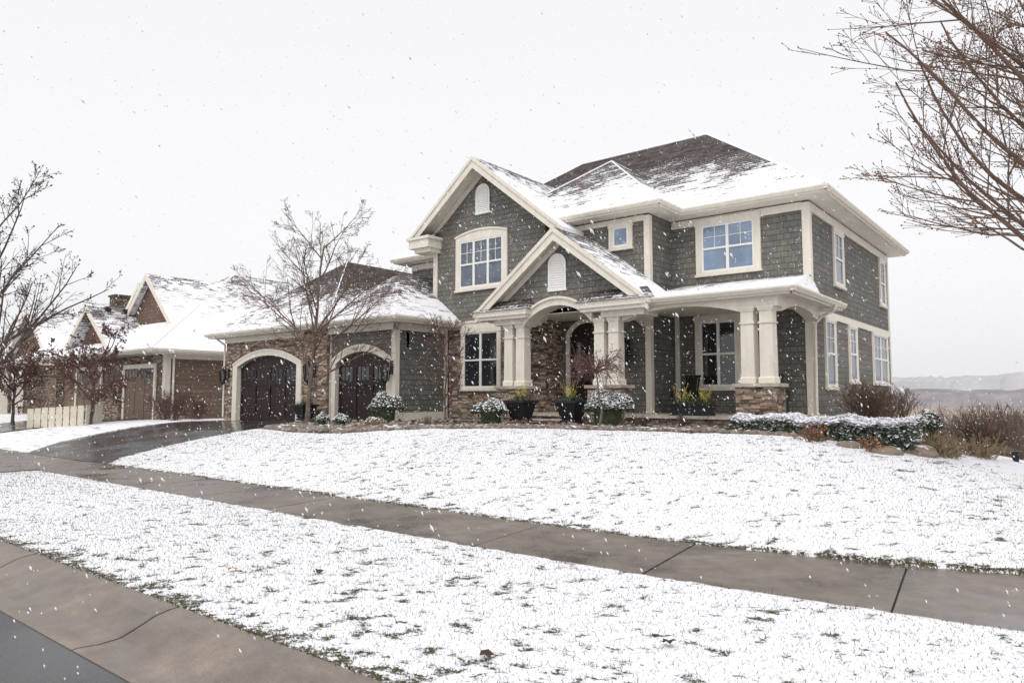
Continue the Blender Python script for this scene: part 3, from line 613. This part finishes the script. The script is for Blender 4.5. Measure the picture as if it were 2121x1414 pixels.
limbs=[(1.3+i*.33,i*2.4+1,math.radians(random.uniform(36,62)),3.4-.12*i,.038-.0014*i) for i in range(14)]+[(2.2,.7,.65,3.5,.034),(2.9,.4,.7,3.4,.03),(1.9,.95,.6,3.3,.03),(2.5,3.8,.7,3.1,.03)]
tree(-18.8,13.4,'bare young tree in the rock bed before the garage',limbs,P2,5.7,.078,mts=('bark','twig'),bud='deadleaf',budr=.009,budp=.05,tipp=.3,lean=(.25,.2))
random.seed(33)
P3=dict(seg=[.5,.4,.28,.2,.15],kids=[0,8,5,4,0],wob=.08,up=[0,.045,.04,.02],tap=.22,ang=(25,50),len=[.5,.5,.5,.5],rmin=.0033,s0=.15)
limbs=[(1.7+i*.3,i*2.4,math.radians(random.uniform(28,58)),3.0-.1*i,.042-.002*i) for i in range(13)]+[(2.0,.7,.75,3.0,.04)]
tree(-17.6,4.6,'bare street tree with a few clinging dead leaves',limbs,P3,5.2,.12,mts=('bark','twig_dark'),bud='deadleaf',budr=.014,budp=.06,tipp=.3,lean=(.12,.1))
random.seed(4)
P4=dict(seg=[.4,.3,.25,.2,.2],kids=[0,8,6,4,0],wob=.12,up=[0,.03,.02,.02],tap=.25,ang=(30,60),len=[.5,.5,.5,.5],rmin=.006,s0=.1)
for (x,y,s) in((-31.8,12.2,1.),(-38.5,11.5,1.05)):
    limbs=[(.8+i*.16,i*2.4,math.radians(random.uniform(25,60)),2.1*s,.04) for i in range(12)]
    tree(x,y,'small reddish crabapple tree near the beige fence',limbs,P4,2.8,.08,mts=('twig_dark','twig_red'),bud='twig_red',budr=.026,budp=.3,tipp=.6)
random.seed(9)
P5=dict(seg=[.2,.12,.1,.1],kids=[0,7,4,0],wob=.16,up=[0,-.12,-.15,-.1],tap=.3,ang=(25,60),len=[.5,.55,.5],rmin=.004,s0=.1)
limbs=[(1.35+random.uniform(0,.12),i*.42,math.radians(random.uniform(10,60)),.82,.013) for i in range(24)]
tree(-8.75,14.2,'small weeping ornamental tree before the porch',limbs,P5,1.45,.038,mts=('bark','twig_red'))
P6=dict(seg=[.3,.2,.15,.12],kids=[0,7,4,0],wob=.13,up=[0,.05,.03,.0],tap=.35,ang=(25,60),len=[.5,.5,.5],rmin=.0055,s0=.2)
limbs=[(.4+i*.15,i*2.4,math.radians(random.uniform(35,65)),1.15,.018) for i in range(16)]
tree(-15.3,15.9,'slender bare multi-stemmed tree against the siding',limbs,P6,2.7,.035,mts=('bark','twig_red'))
def boxwood(x,y,r,h,label,z=None,n=2600,leaf='leaf',sn=.55,ry=None,name='shrub',s=.028):
    z=float(T(x,y)) if z is None else z; ry=ry or r; b=B(); sb=B()
    for i in range(n):
        u=random.random()**.33; d=rv().normalized(); d.z=abs(d.z) if random.random()<.85 else d.z
        k=1+.10*math.sin(5*d.x+3*d.y+x)+.06*math.sin(9*d.y-4*d.z)
        p=Vector((x+d.x*r*k*(.75+.25*u),y+d.y*ry*k*(.75+.25*u),z+h*.42+d.z*h*.58*k*(.7+.3*u)))
        quadleaf(b,p,s,None)
        if d.z>.15 and random.random()<sn*(.35+d.z): quadleaf(sb,p+Vector((0,0,.015)),s*1.25,Vector((d.x*.4,d.y*.4,1)))
    b.taper(x,y,z-.05,z+h*.75,r*.5,r*.62,ry*.5,ry*.62,n=9)
    e=b.out(name,[leaf],None,label=label,cat='shrub'); sb.out('snow_cover',['snow'],e); return e
random.seed(2)
boxwood(-15.9,14.0,.52,.88,'round evergreen boxwood dusted with snow by the garage',n=3000)
boxwood(-12.3,14.5,.48,.62,'low evergreen boxwood dusted with snow',n=2400)
boxwood(-8.95,14.9,.62,.82,'round evergreen boxwood thick with snow by the porch',sn=.95,n=3400)
boxwood(-17.5,13.0,.22,.38,'tiny evergreen shrub dusted with snow in the rocks',n=700)
boxwood(-16.5,12.9,.24,.36,'tiny evergreen shrub dusted with snow in the rocks',n=700)
boxwood(-15.1,12.9,.28,.26,'clump of straw-coloured dry grass in the rocks',n=700,leaf='dry',sn=.3)
b=B(); sb=B(); HT=1.20
for i in range(28000):
    t=random.random(); a=random.uniform(-1,1); hh=random.random(); cx=-5.75+3.55*t; cy=15.0-1.1*t; gz=float(T(cx,cy))
    if random.random()<.5: hz=1.; yy_=a*.55
    else: hz=hh; yy_=-.55 if a<.6 else .55
    if t<.01 or t>.99: hz=hh
    rnd=.07*(abs(yy_)/.55)**3*(1 if hz>.9 else 0)
    x_=cx+random.gauss(0,.03); y_=cy+yy_+random.gauss(0,.03); wob=.03*math.sin(x_*5)+.02*math.sin(x_*11+1)+.02*math.sin(y_*9)-rnd
    z_=gz+.02+hz*(HT-gz+wob)+random.gauss(0,.012)
    p=Vector((x_,y_,z_)); quadleaf(b,p,.022)
    if hz>.78 or random.random()<.14: quadleaf(sb,p+Vector((0,0,.025)),.042,Vector((0,0,1)))
b.add([(-5.7,14.52,.8),(-2.3,13.46,.7),(-2.2,14.4,.6),(-5.7,15.48,.8),(-5.7,14.6,HT-.09),(-2.35,13.55,HT-.09),(-2.3,14.3,HT-.09),(-5.7,15.4,HT-.09)],[(4,5,6,7),(0,1,5,4),(1,2,6,5),(2,3,7,6),(3,0,4,7)])
e=b.out('hedge',['leaf'],None,label='low clipped evergreen hedge topped with snow',cat='hedge'); sb.out('snow_cover',['snow'],e)
def twigshrub(x,y,r,h,label,mt='twig',n=30,leaf=None,z=None,ln=200,name='shrub',up=.02,rmin=.004,ls=.03):
    z=float(T(x,y)) if z is None else z; S=[];tips=[]; P=dict(seg=[.2,.18,.14,.12],kids=[0,5,3,0],wob=.12,up=[0,up,up],tap=.4,ang=(20,45),len=[.5,.5,.5],rmin=rmin,s0=.2)
    for i in range(n):
        az=random.uniform(0,6.283); el=math.radians(random.uniform(35,85)); grow(S,Vector((x+random.gauss(0,r*.2),y+random.gauss(0,r*.2),z-.02)),Vector((math.cos(az)*math.cos(el)*r/h*1.3,math.sin(az)*math.cos(el)*r/h*1.3,math.sin(el))),h*random.uniform(.7,1.05),.009,1,P,tips)
    b=B()
    for p,ra,q,rb,l in S: b.tube(p,q,ra,rb,3,0)
    if leaf:
        for i in range(ln):
            s_=random.choice(S); quadleaf(b,s_[0].lerp(s_[2],random.random())+rv(.02),ls,None,1)
    return b.out(name,[mt,leaf or mt],None,label=label,cat='shrub')
twigshrub(-4.5,21.0,.9,1.25,'dense bare brown shrub beside the house wall',n=95,rmin=.005); twigshrub(-4.3,23.3,.8,1.2,'bare brown shrub beside the house wall',n=55,rmin=.005)
twigshrub(-3.85,13.45,.5,.34,'low shrub with rusty orange leaves',leaf='orange',ln=300,n=26,ls=.022); twigshrub(-2.8,13.1,.45,.30,'low shrub with rusty orange leaves',leaf='orange',ln=200,n=22,ls=.022)
twigshrub(-1.9,13.9,.5,.42,'clump of dry straw grass near the boulders',mt='dry',n=60); twigshrub(-1.5,14.9,.6,.42,'clump of dry straw grass near the boulders',mt='dry',n=60)
twigshrub(-.6,17.5,.8,.7,'bare brown shrub beyond the lawn edge',n=50); twigshrub(.8,19.5,.9,1.2,'bare brown shrub beyond the lawn edge',n=60,rmin=.006)
twigshrub(-1.8,19.8,.7,1.1,'bare brown shrub beyond the lawn edge',n=55,rmin=.006)
twigshrub(-6.9,14.6,.35,.35,'bare low rose shrub in the planting bed',mt='twig_red',n=20); twigshrub(-7.8,14.4,.35,.3,'bare low rose shrub in the planting bed',mt='twig_red',n=20)
twigshrub(-10.9,14.2,.3,.25,'bare low rose shrub in the planting bed',mt='twig',n=20); twigshrub(-13.8,13.6,.3,.25,'clump of dry straw grass in the planting bed',mt='dry',n=30)
twigshrub(-29.6,14.6,.6,1.2,'bare reddish shrub between the houses',mt='twig_red',n=30,rmin=.006); twigshrub(-31.4,15.0,.6,1.3,'bare reddish shrub between the houses',mt='twig_red',n=30,rmin=.006); twigshrub(-30.5,16,.6,1.1,'bare reddish shrub between the houses',mt='twig_red',n=26,rmin=.006)
b=B(); random.seed(12); cnt=0
while cnt<560:
    yb=random.uniform(24,50); xb=random.uniform(-.14*yb,yb*.42); zb=float(T(xb,yb)); S=[];tips=[]
    if zb>-.2 or float(vn(xb*.25,yb*.18,9))<.30: continue
    cnt+=1; P=dict(seg=[.4,.5,.4],kids=[0,5,0],wob=.1,up=[0,.03],tap=.4,ang=(15,40),len=[.45,.45],rmin=.007)
    top=.85+.75*float(vn(xb*.3,yb*.3,11))
    for k in range(5):
        az=random.uniform(0,6.28); grow(S,Vector((xb+random.gauss(0,.3),yb+random.gauss(0,.3),zb)),Vector((math.cos(az)*.45,math.sin(az)*.45,1)),(top-zb)*random.uniform(.55,1.0),.016,1,P,tips)
    for p,ra,q,rb,l in S:b.tube(p,q,ra,rb,3)
b.out('marsh_brush',['brush'],kind='stuff',label='brown bare thicket along the marsh edge')
boxwood(-3.0,20.2,.28,.75,'small snowy evergreen shrub beside the bare shrub',n=600,sn=.6,s=.035,name='shrub')
def rock(b,x,y,z,rx,ry,rz,sg=7,rg=4):
    V=[];F_=[]; ph=random.uniform(0,6)
    V.append((x,y,z-rz*.6))
    for i in range(1,rg):
        t=math.pi*i/rg
        for j in range(sg):
            a=2*math.pi*j/sg+ph; k=random.uniform(.84,1.12); V.append((x+rx*k*math.sin(t)*math.cos(a),y+ry*k*math.sin(t)*math.sin(a),z-rz*k*math.cos(t)))
    V.append((x,y,z+rz*.95)); L=len(V)-1
    for j in range(sg): F_.append((0,1+(j+1)%sg,1+j)); F_.append((L,L-sg+j,L-sg+(j+1)%sg))
    for i in range(rg-2):
        for j in range(sg): a=1+i*sg+j; c=1+i*sg+(j+1)%sg; F_.append((a,c,c+sg,a+sg))
    b.add(V,F_)
b=B()
for i in range(2500):
    x=random.uniform(-19.5,-1.9); t=abs(random.gauss(0,.32)) if random.random()<.85 else random.uniform(0,1.6)
    if x<-13.5: t*=1.8
    y=float(bedy(x))+.05+t
    if x<-17.6 and y>14.4: continue
    if -6<x<-2.2 and y>14.2: continue
    s=random.uniform(.03,.085)*(1.35 if x<-14 else 1); rock(b,x,y,float(T(x,y))+.015+s*.25,s*random.uniform(.8,1.5),s,s*.65)
b.out('river_rock',['rock'],smooth=True,kind='stuff',label='rounded river rocks edging the planting bed')
for (x,y,s) in((-3.2,13.3,.17),(-2.6,13.1,.2),(-2.2,13.55,.24),(-1.95,14.3,.22),(-2.35,14.1,.28),(-1.6,15.2,.2),(-17.9,12.4,.18),(-14.4,12.3,.16)):
    b=B(); rock(b,x,y,float(T(x,y))+s*.15,s*1.3,s,s*.55,11,7); b.out('boulder',['rock'],smooth=True,label='rounded tan landscape boulder with patches of snow',cat='boulder',group='boulders edging the planting bed')
def planter(x,y,label):
    z=float(T(x,y))+.04; e=empty('planter',(x,y,z),label,'planter'); b=B()
    b.taper(x,y,z,z+.06,.22,.22);b.taper(x,y,z+.06,z+.1,.19,.17);b.taper(x,y,z+.1,z+.5,.2,.3);b.taper(x,y,z+.5,z+.56,.34,.34);b.taper(x,y,z+.53,z+.561,.3,.3); b.out('pot',['black'],e)
    b=B()
    for i in range(260): p=Vector((x+random.gauss(0,.13),y+random.gauss(0,.13),z+.56+abs(random.gauss(0,.07)))); quadleaf(b,p,.03)
    b.out('foliage',['leaf'],e)
    S=[];tips=[];P=dict(seg=[.1,.12,.1],kids=[0,3,0],wob=.08,up=[0,.03],tap=.4,ang=(15,35),len=[.4,.4],rmin=.003)
    for i in range(12): az=random.uniform(0,6.28); grow(S,Vector((x,y,z+.5)),Vector((math.cos(az)*.4,math.sin(az)*.4,1)),random.uniform(.35,.6),.006,1,P,tips)
    b=B()
    for p,ra,q,rb,l in S:b.tube(p,q,ra,rb,3)
    for i in range(150):
        s_=random.choice(S); quadleaf(b,s_[0].lerp(s_[2],random.random())+rv(.01),.015)
    b.out('blossom_branches',['yellow'],e)
planter(-11.75,15.1,'black square urn planter with yellow forsythia branches'); planter(-10.2,15.2,'black square urn planter with yellow forsythia branches')
x0,x1=-8.45,-7.35; e=empty('planter_box',(-7.9,17.35,1.16),'long black planter box with yellow branches on the porch','planter'); b=B()
b.box(x0,x1,17.2,17.5,1.16,1.42); b.box(x0-.03,x1+.03,17.17,17.53,1.42,1.46); b.out('box',['black'],e); b=B()
for i in range(500): quadleaf(b,Vector((random.uniform(x0,x1),17.35+random.gauss(0,.07),1.45+abs(random.gauss(0,.08)))),.03)
b.out('foliage',['leaf'],e); b=B()
for c in(-8.2,-7.6):
    for i in range(13):
        a=random.uniform(-.5,.5);p=Vector((c+random.uniform(-.1,.1),17.35,1.4)); q=p+Vector((a*.5,random.uniform(-.15,.15),random.uniform(.3,.6))); b.tube(p,q,.006,.004,3)
        for k in range(16): quadleaf(b,p.lerp(q,random.uniform(.3,1))+rv(.012),.017)
b.out('blossom_branches',['yellow'],e)
planter(-21.6,15.3,'black square urn planter with yellow forsythia branches')
b=B(); z=float(T(-1.0,15.6)); b.taper(-1.0,15.6,z,z+.18,.04,.06); b.taper(-1.0,15.6,z+.18,z+.2,.07,.07); b.out('path_light',['black'],None,label='small black path light at the lawn edge',cat='light')
for (x,y) in((-5.6,4.15),(-3.0,3.5),(-2.2,4.4),(-6.3,3.7)):
    b=B(); z=.05; k=[]
    for i in range(10):
        a=2*math.pi*i/10+x; r=.035 if i%2 else .055; k.append((x+r*math.cos(a),y+r*math.sin(a),z+random.uniform(-.012,.02)))
    k.append((x,y,z+.012)); b.add(k,[(i,(i+1)%10,10) for i in range(10)]); b.out('fallen_leaf',['orange' if x<-6 else 'deadleaf'],None,label='curled brown fallen leaf lying on the snow',cat='leaf',group='fallen leaves on the verge')
def slat(a,c,parent):
    b=B(); d=Vector((c[0]-a[0],c[1]-a[1],0)); L=d.length; d.normalize(); nrm=Vector((-d.y,d.x,0)); st=.3; n=int(L/st)
    for i in range(n):
        p=Vector((a[0],a[1],0))+d*(i*st+.02); q=p+d*(st-.05); z=float(T(p.x,p.y))+.03
        P_=[p,q,q+nrm*.03,p+nrm*.03]; b.add([(v.x,v.y,z) for v in P_]+[(v.x,v.y,z+.8) for v in P_],[(0,1,5,4),(1,2,6,5),(2,3,7,6),(3,0,4,7),(4,5,6,7)])
    p=Vector((a[0],a[1],0))+nrm*.04; q=Vector((c[0],c[1],0))+nrm*.04
    for zz in(.15,.6):
        za=float(T(p.x,p.y))+zz; zb=float(T(q.x,q.y))+zz; b.add([(p.x,p.y,za),(q.x,q.y,zb),(q.x,q.y,zb+.1),(p.x,p.y,za+.1)],[(0,1,2,3)])
    b.out('fence_panel',['beige'],parent)
fe=empty('fence',(-33,11.6,.5),'low beige wooden slat fence screening utility boxes','fence')
slat((-33.6,10.5),(-31.6,11.95),fe); slat((-31.6,11.95),(-32.4,12.95),fe)
# ------------------------------------------------------------ neighbours
n2=empty('neighbour_house',(-38,20,.6),'brown neighbouring house with snow-covered gabled roofs','house')
b=B(); b.box(-42.8,-32.0,15.3,34,.2,3.6,0); b.box(-38.4,-36.4,15.15,15.31,.2,2.3,1); b.box(-32.7,-31.97,15.15,15.31,.2,1.5,1); b.box(-31.99,-31.93,15.15,16.2,.2,1.5,1); b.box(-60,-42.8,19,34,.2,4,0)
b.box(-42.8,-31.99,15.27,15.3,3.0,3.6,1)
b.prism([(-42.2,3.6),(-37.2,3.6),(-39.7,6.05)],15.3,18,'y',2); b.prism([(-40.2,5.),(-34.6,5.),(-37.4,7.7)],17.0,20,'y',2); b.prism([(-45.4,5.8),(-41.2,5.8),(-43.3,8.0)],19.2,22,'y',2)
b.out('wall',['brownlap','stone','brownshake'],n2)
b=B(); v=hip(b,-49,-31.35,14.3,38,3.75,.6,'y'); r_=b.out('roof',['roof_n'],n2); caps(v,((1,4),(4,5)),.05,r_)
b=B(); gable(b,-37.4,7.95,-40.6,-34.2,.95,16.7,24,.15); b.out('dormer_roof',['roof_n'],n2)
b=B(); gable(b,-43.3,8.3,-45.9,-40.7,.95,18.9,26,.15); b.out('dormer_roof',['roof_n'],n2)
b=B(); gable(b,-39.7,6.3,-42.6,-36.8,.8,14.8,20,.15); b.out('garage_gable_roof',['roof_nd'],n2)
for q in ((-37.4,7.96,-40.6,-34.2,.95,16.7,.3),(-39.7,6.31,-42.6,-36.8,.8,14.8,.28),(-43.3,8.31,-45.9,-40.7,.95,18.9,.28)): b=B(); rake(b,*q); b.out('rake_board',['cream'],n2)
eavering(-49,-31.35,14.3,34,3.74,parent=n2)
part('corner_board','cream',(-32.2,-31.95,15.25,15.3,1.5,3.6),(-32.0,-31.95,15.3,15.5,1.5,3.6),parent=n2); part('frieze_board','cream',(-32.02,-31.95,15.5,34,3.35,3.6),parent=n2)
b=B(); b.tube((-31.9,15.6,3.5),(-31.9,15.6,.6),.05,.05,6); b.out('downspout',['cream'],n2)
for (xa,xb) in((-35.9,-32.95),(-41.6,-38.7)): 
    part('door_surround','cream',(xa-.18,xa,15.2,15.27,.5,2.95),(xb,xb+.18,15.2,15.27,.5,2.95),(xa-.18,xb+.18,15.2,15.27,2.95,3.15),parent=n2)
    b=B(); b.box(xa,xb,15.25,15.29,.5,2.95); 
    for k in range(5): b.box(xa,xb,15.235,15.25,.5+k*.49,.53+k*.49)
    for k in range(4): q=xa+(xb-xa)*k/3; b.box(q-.05 if k else q,q+.05 if k<3 else q,15.232,15.25,.5,2.95)
    d=b.out('garage_door',['tandoor'],n2); b=B()
    for k in range(9): q=xa+.08+(xb-xa-.16)*k/9; b.box(q+.05,q+(xb-xa-.16)/9-.05,15.226,15.24,2.52,2.85)
    b.out('pane',['glass_dark'],d)
for k in range(4): part('roof_vent','black',(-39.55,-39.3,15.6+k*.9,15.85+k*.9,6.05,6.24),parent=n2)
n3=empty('brick_house',(-62,26,.6),'red brick neighbouring house with chimney and snowy roof','house')
b=B(); b.box(-85,-54,18.5,36,.2,4.2,0); b.prism([(-62,4.2),(-54.2,4.2),(-58.1,7.6)],18.3,22,'y',1); b.out('wall',['brick','brownshake'],n3)
b=B(); hip(b,-86,-53.4,17.9,34.5,4.3,.62,'x'); b.out('roof',['roof_nd'],n3)
b=B(); gable(b,-58.1,7.9,-62.8,-53.4,.82,17.8,26,.15); b.out('gable_roof',['roof_n'],n3)
b=B(); rake(b,-58.1,7.9,-62.8,-53.4,.82,17.8,.35); b.out('rake_board',['cream'],n3); eavering(-86,-53.4,17.9,34,4.3,parent=n3)
for xx in(-56.5,-59.5,-62): part('column','cream',(xx-.25,xx+.25,16.8,17.3,.4,3.9),(xx-.3,xx+.3,16.75,17.35,3.75,3.9),parent=n3)
part('porch_beam','cream',(-63,-55.5,16.7,18.5,3.9,4.2),parent=n3)
part('chimney',['brick'],(-63.9,-62.7,25.6,26.8,8,10.0),(-64.0,-62.6,25.5,26.9,10.0,10.15),parent=n3)
for xx in(-68.5,-74): window(xx,xx+2.2,1.2,3.4,18.5,cols=2,glass='glass_dark',cas=.15,parent=n3)
# ------------------------------------------------------------ falling snow
b=B(); random.seed(77); fd=Vector((.45,.30,-1)).normalized(); cnt=0
while cnt<21000:
    d=random.uniform(2.2,22); u=random.uniform(-.78,.78); v=random.uniform(-.45,.62)
    if random.random()>(d/22)**1.6: continue
    p=FW*d+R_*(u*d)+Vector((0,0,1.65+v*d))
    if p.z<.05 or p.y>17.0 or p.y<-3: continue
    r=random.uniform(.0025,.0058)*(1 if random.random()<.95 else 1.3)
    octa(b,p,r,random.uniform(1.6,3.4),0,fd+rv(.10)); cnt+=1
b.out('falling_snow',['snow'],kind='stuff',label='snowflakes falling through the air')
# ------------------------------------------------------------ camera, world, sun
cam=bpy.data.cameras.new('camera'); co=bpy.data.objects.new('camera',cam); COL.objects.link(co); sc.camera=co
co.location=(0,0,1.65); co.rotation_euler=(math.radians(94.4),0,math.radians(38.6)); cam.lens=25.12; cam.sensor_width=36; cam.clip_end=5000; cam.clip_start=.05
w=bpy.data.worlds.new('World'); sc.world=w; w.use_nodes=True; nt=w.node_tree; nt.nodes.clear()
sky=nt.nodes.new('ShaderNodeTexSky'); sky.sky_type='NISHITA'; sky.sun_disc=False; sky.sun_elevation=math.radians(48); sky.sun_rotation=math.radians(150); sky.dust_density=6; sky.air_density=1
b1=nt.nodes.new('ShaderNodeBackground'); b1.inputs[1].default_value=.05
hs=nt.nodes.new('ShaderNodeHueSaturation'); hs.inputs['Saturation'].default_value=.2; nt.links.new(sky.outputs[0],hs.inputs['Color']); nt.links.new(hs.outputs[0],b1.inputs[0])
b2=nt.nodes.new('ShaderNodeBackground'); b2.inputs[0].default_value=(.79,.785,.805,1); b2.inputs[1].default_value=1.03
ad=nt.nodes.new('ShaderNodeAddShader'); ow=nt.nodes.new('ShaderNodeOutputWorld'); nt.links.new(b1.outputs[0],ad.inputs[0]); nt.links.new(b2.outputs[0],ad.inputs[1]); nt.links.new(ad.outputs[0],ow.inputs[0])
sl=bpy.data.lights.new('sun','SUN'); sl.energy=.9; sl.angle=math.radians(22); sl.color=(1,.97,.93); so=bpy.data.objects.new('sun',sl); COL.objects.link(so)
so.rotation_euler=Vector((-.35,.65,-1.15)).to_track_quat('-Z','Y').to_euler()
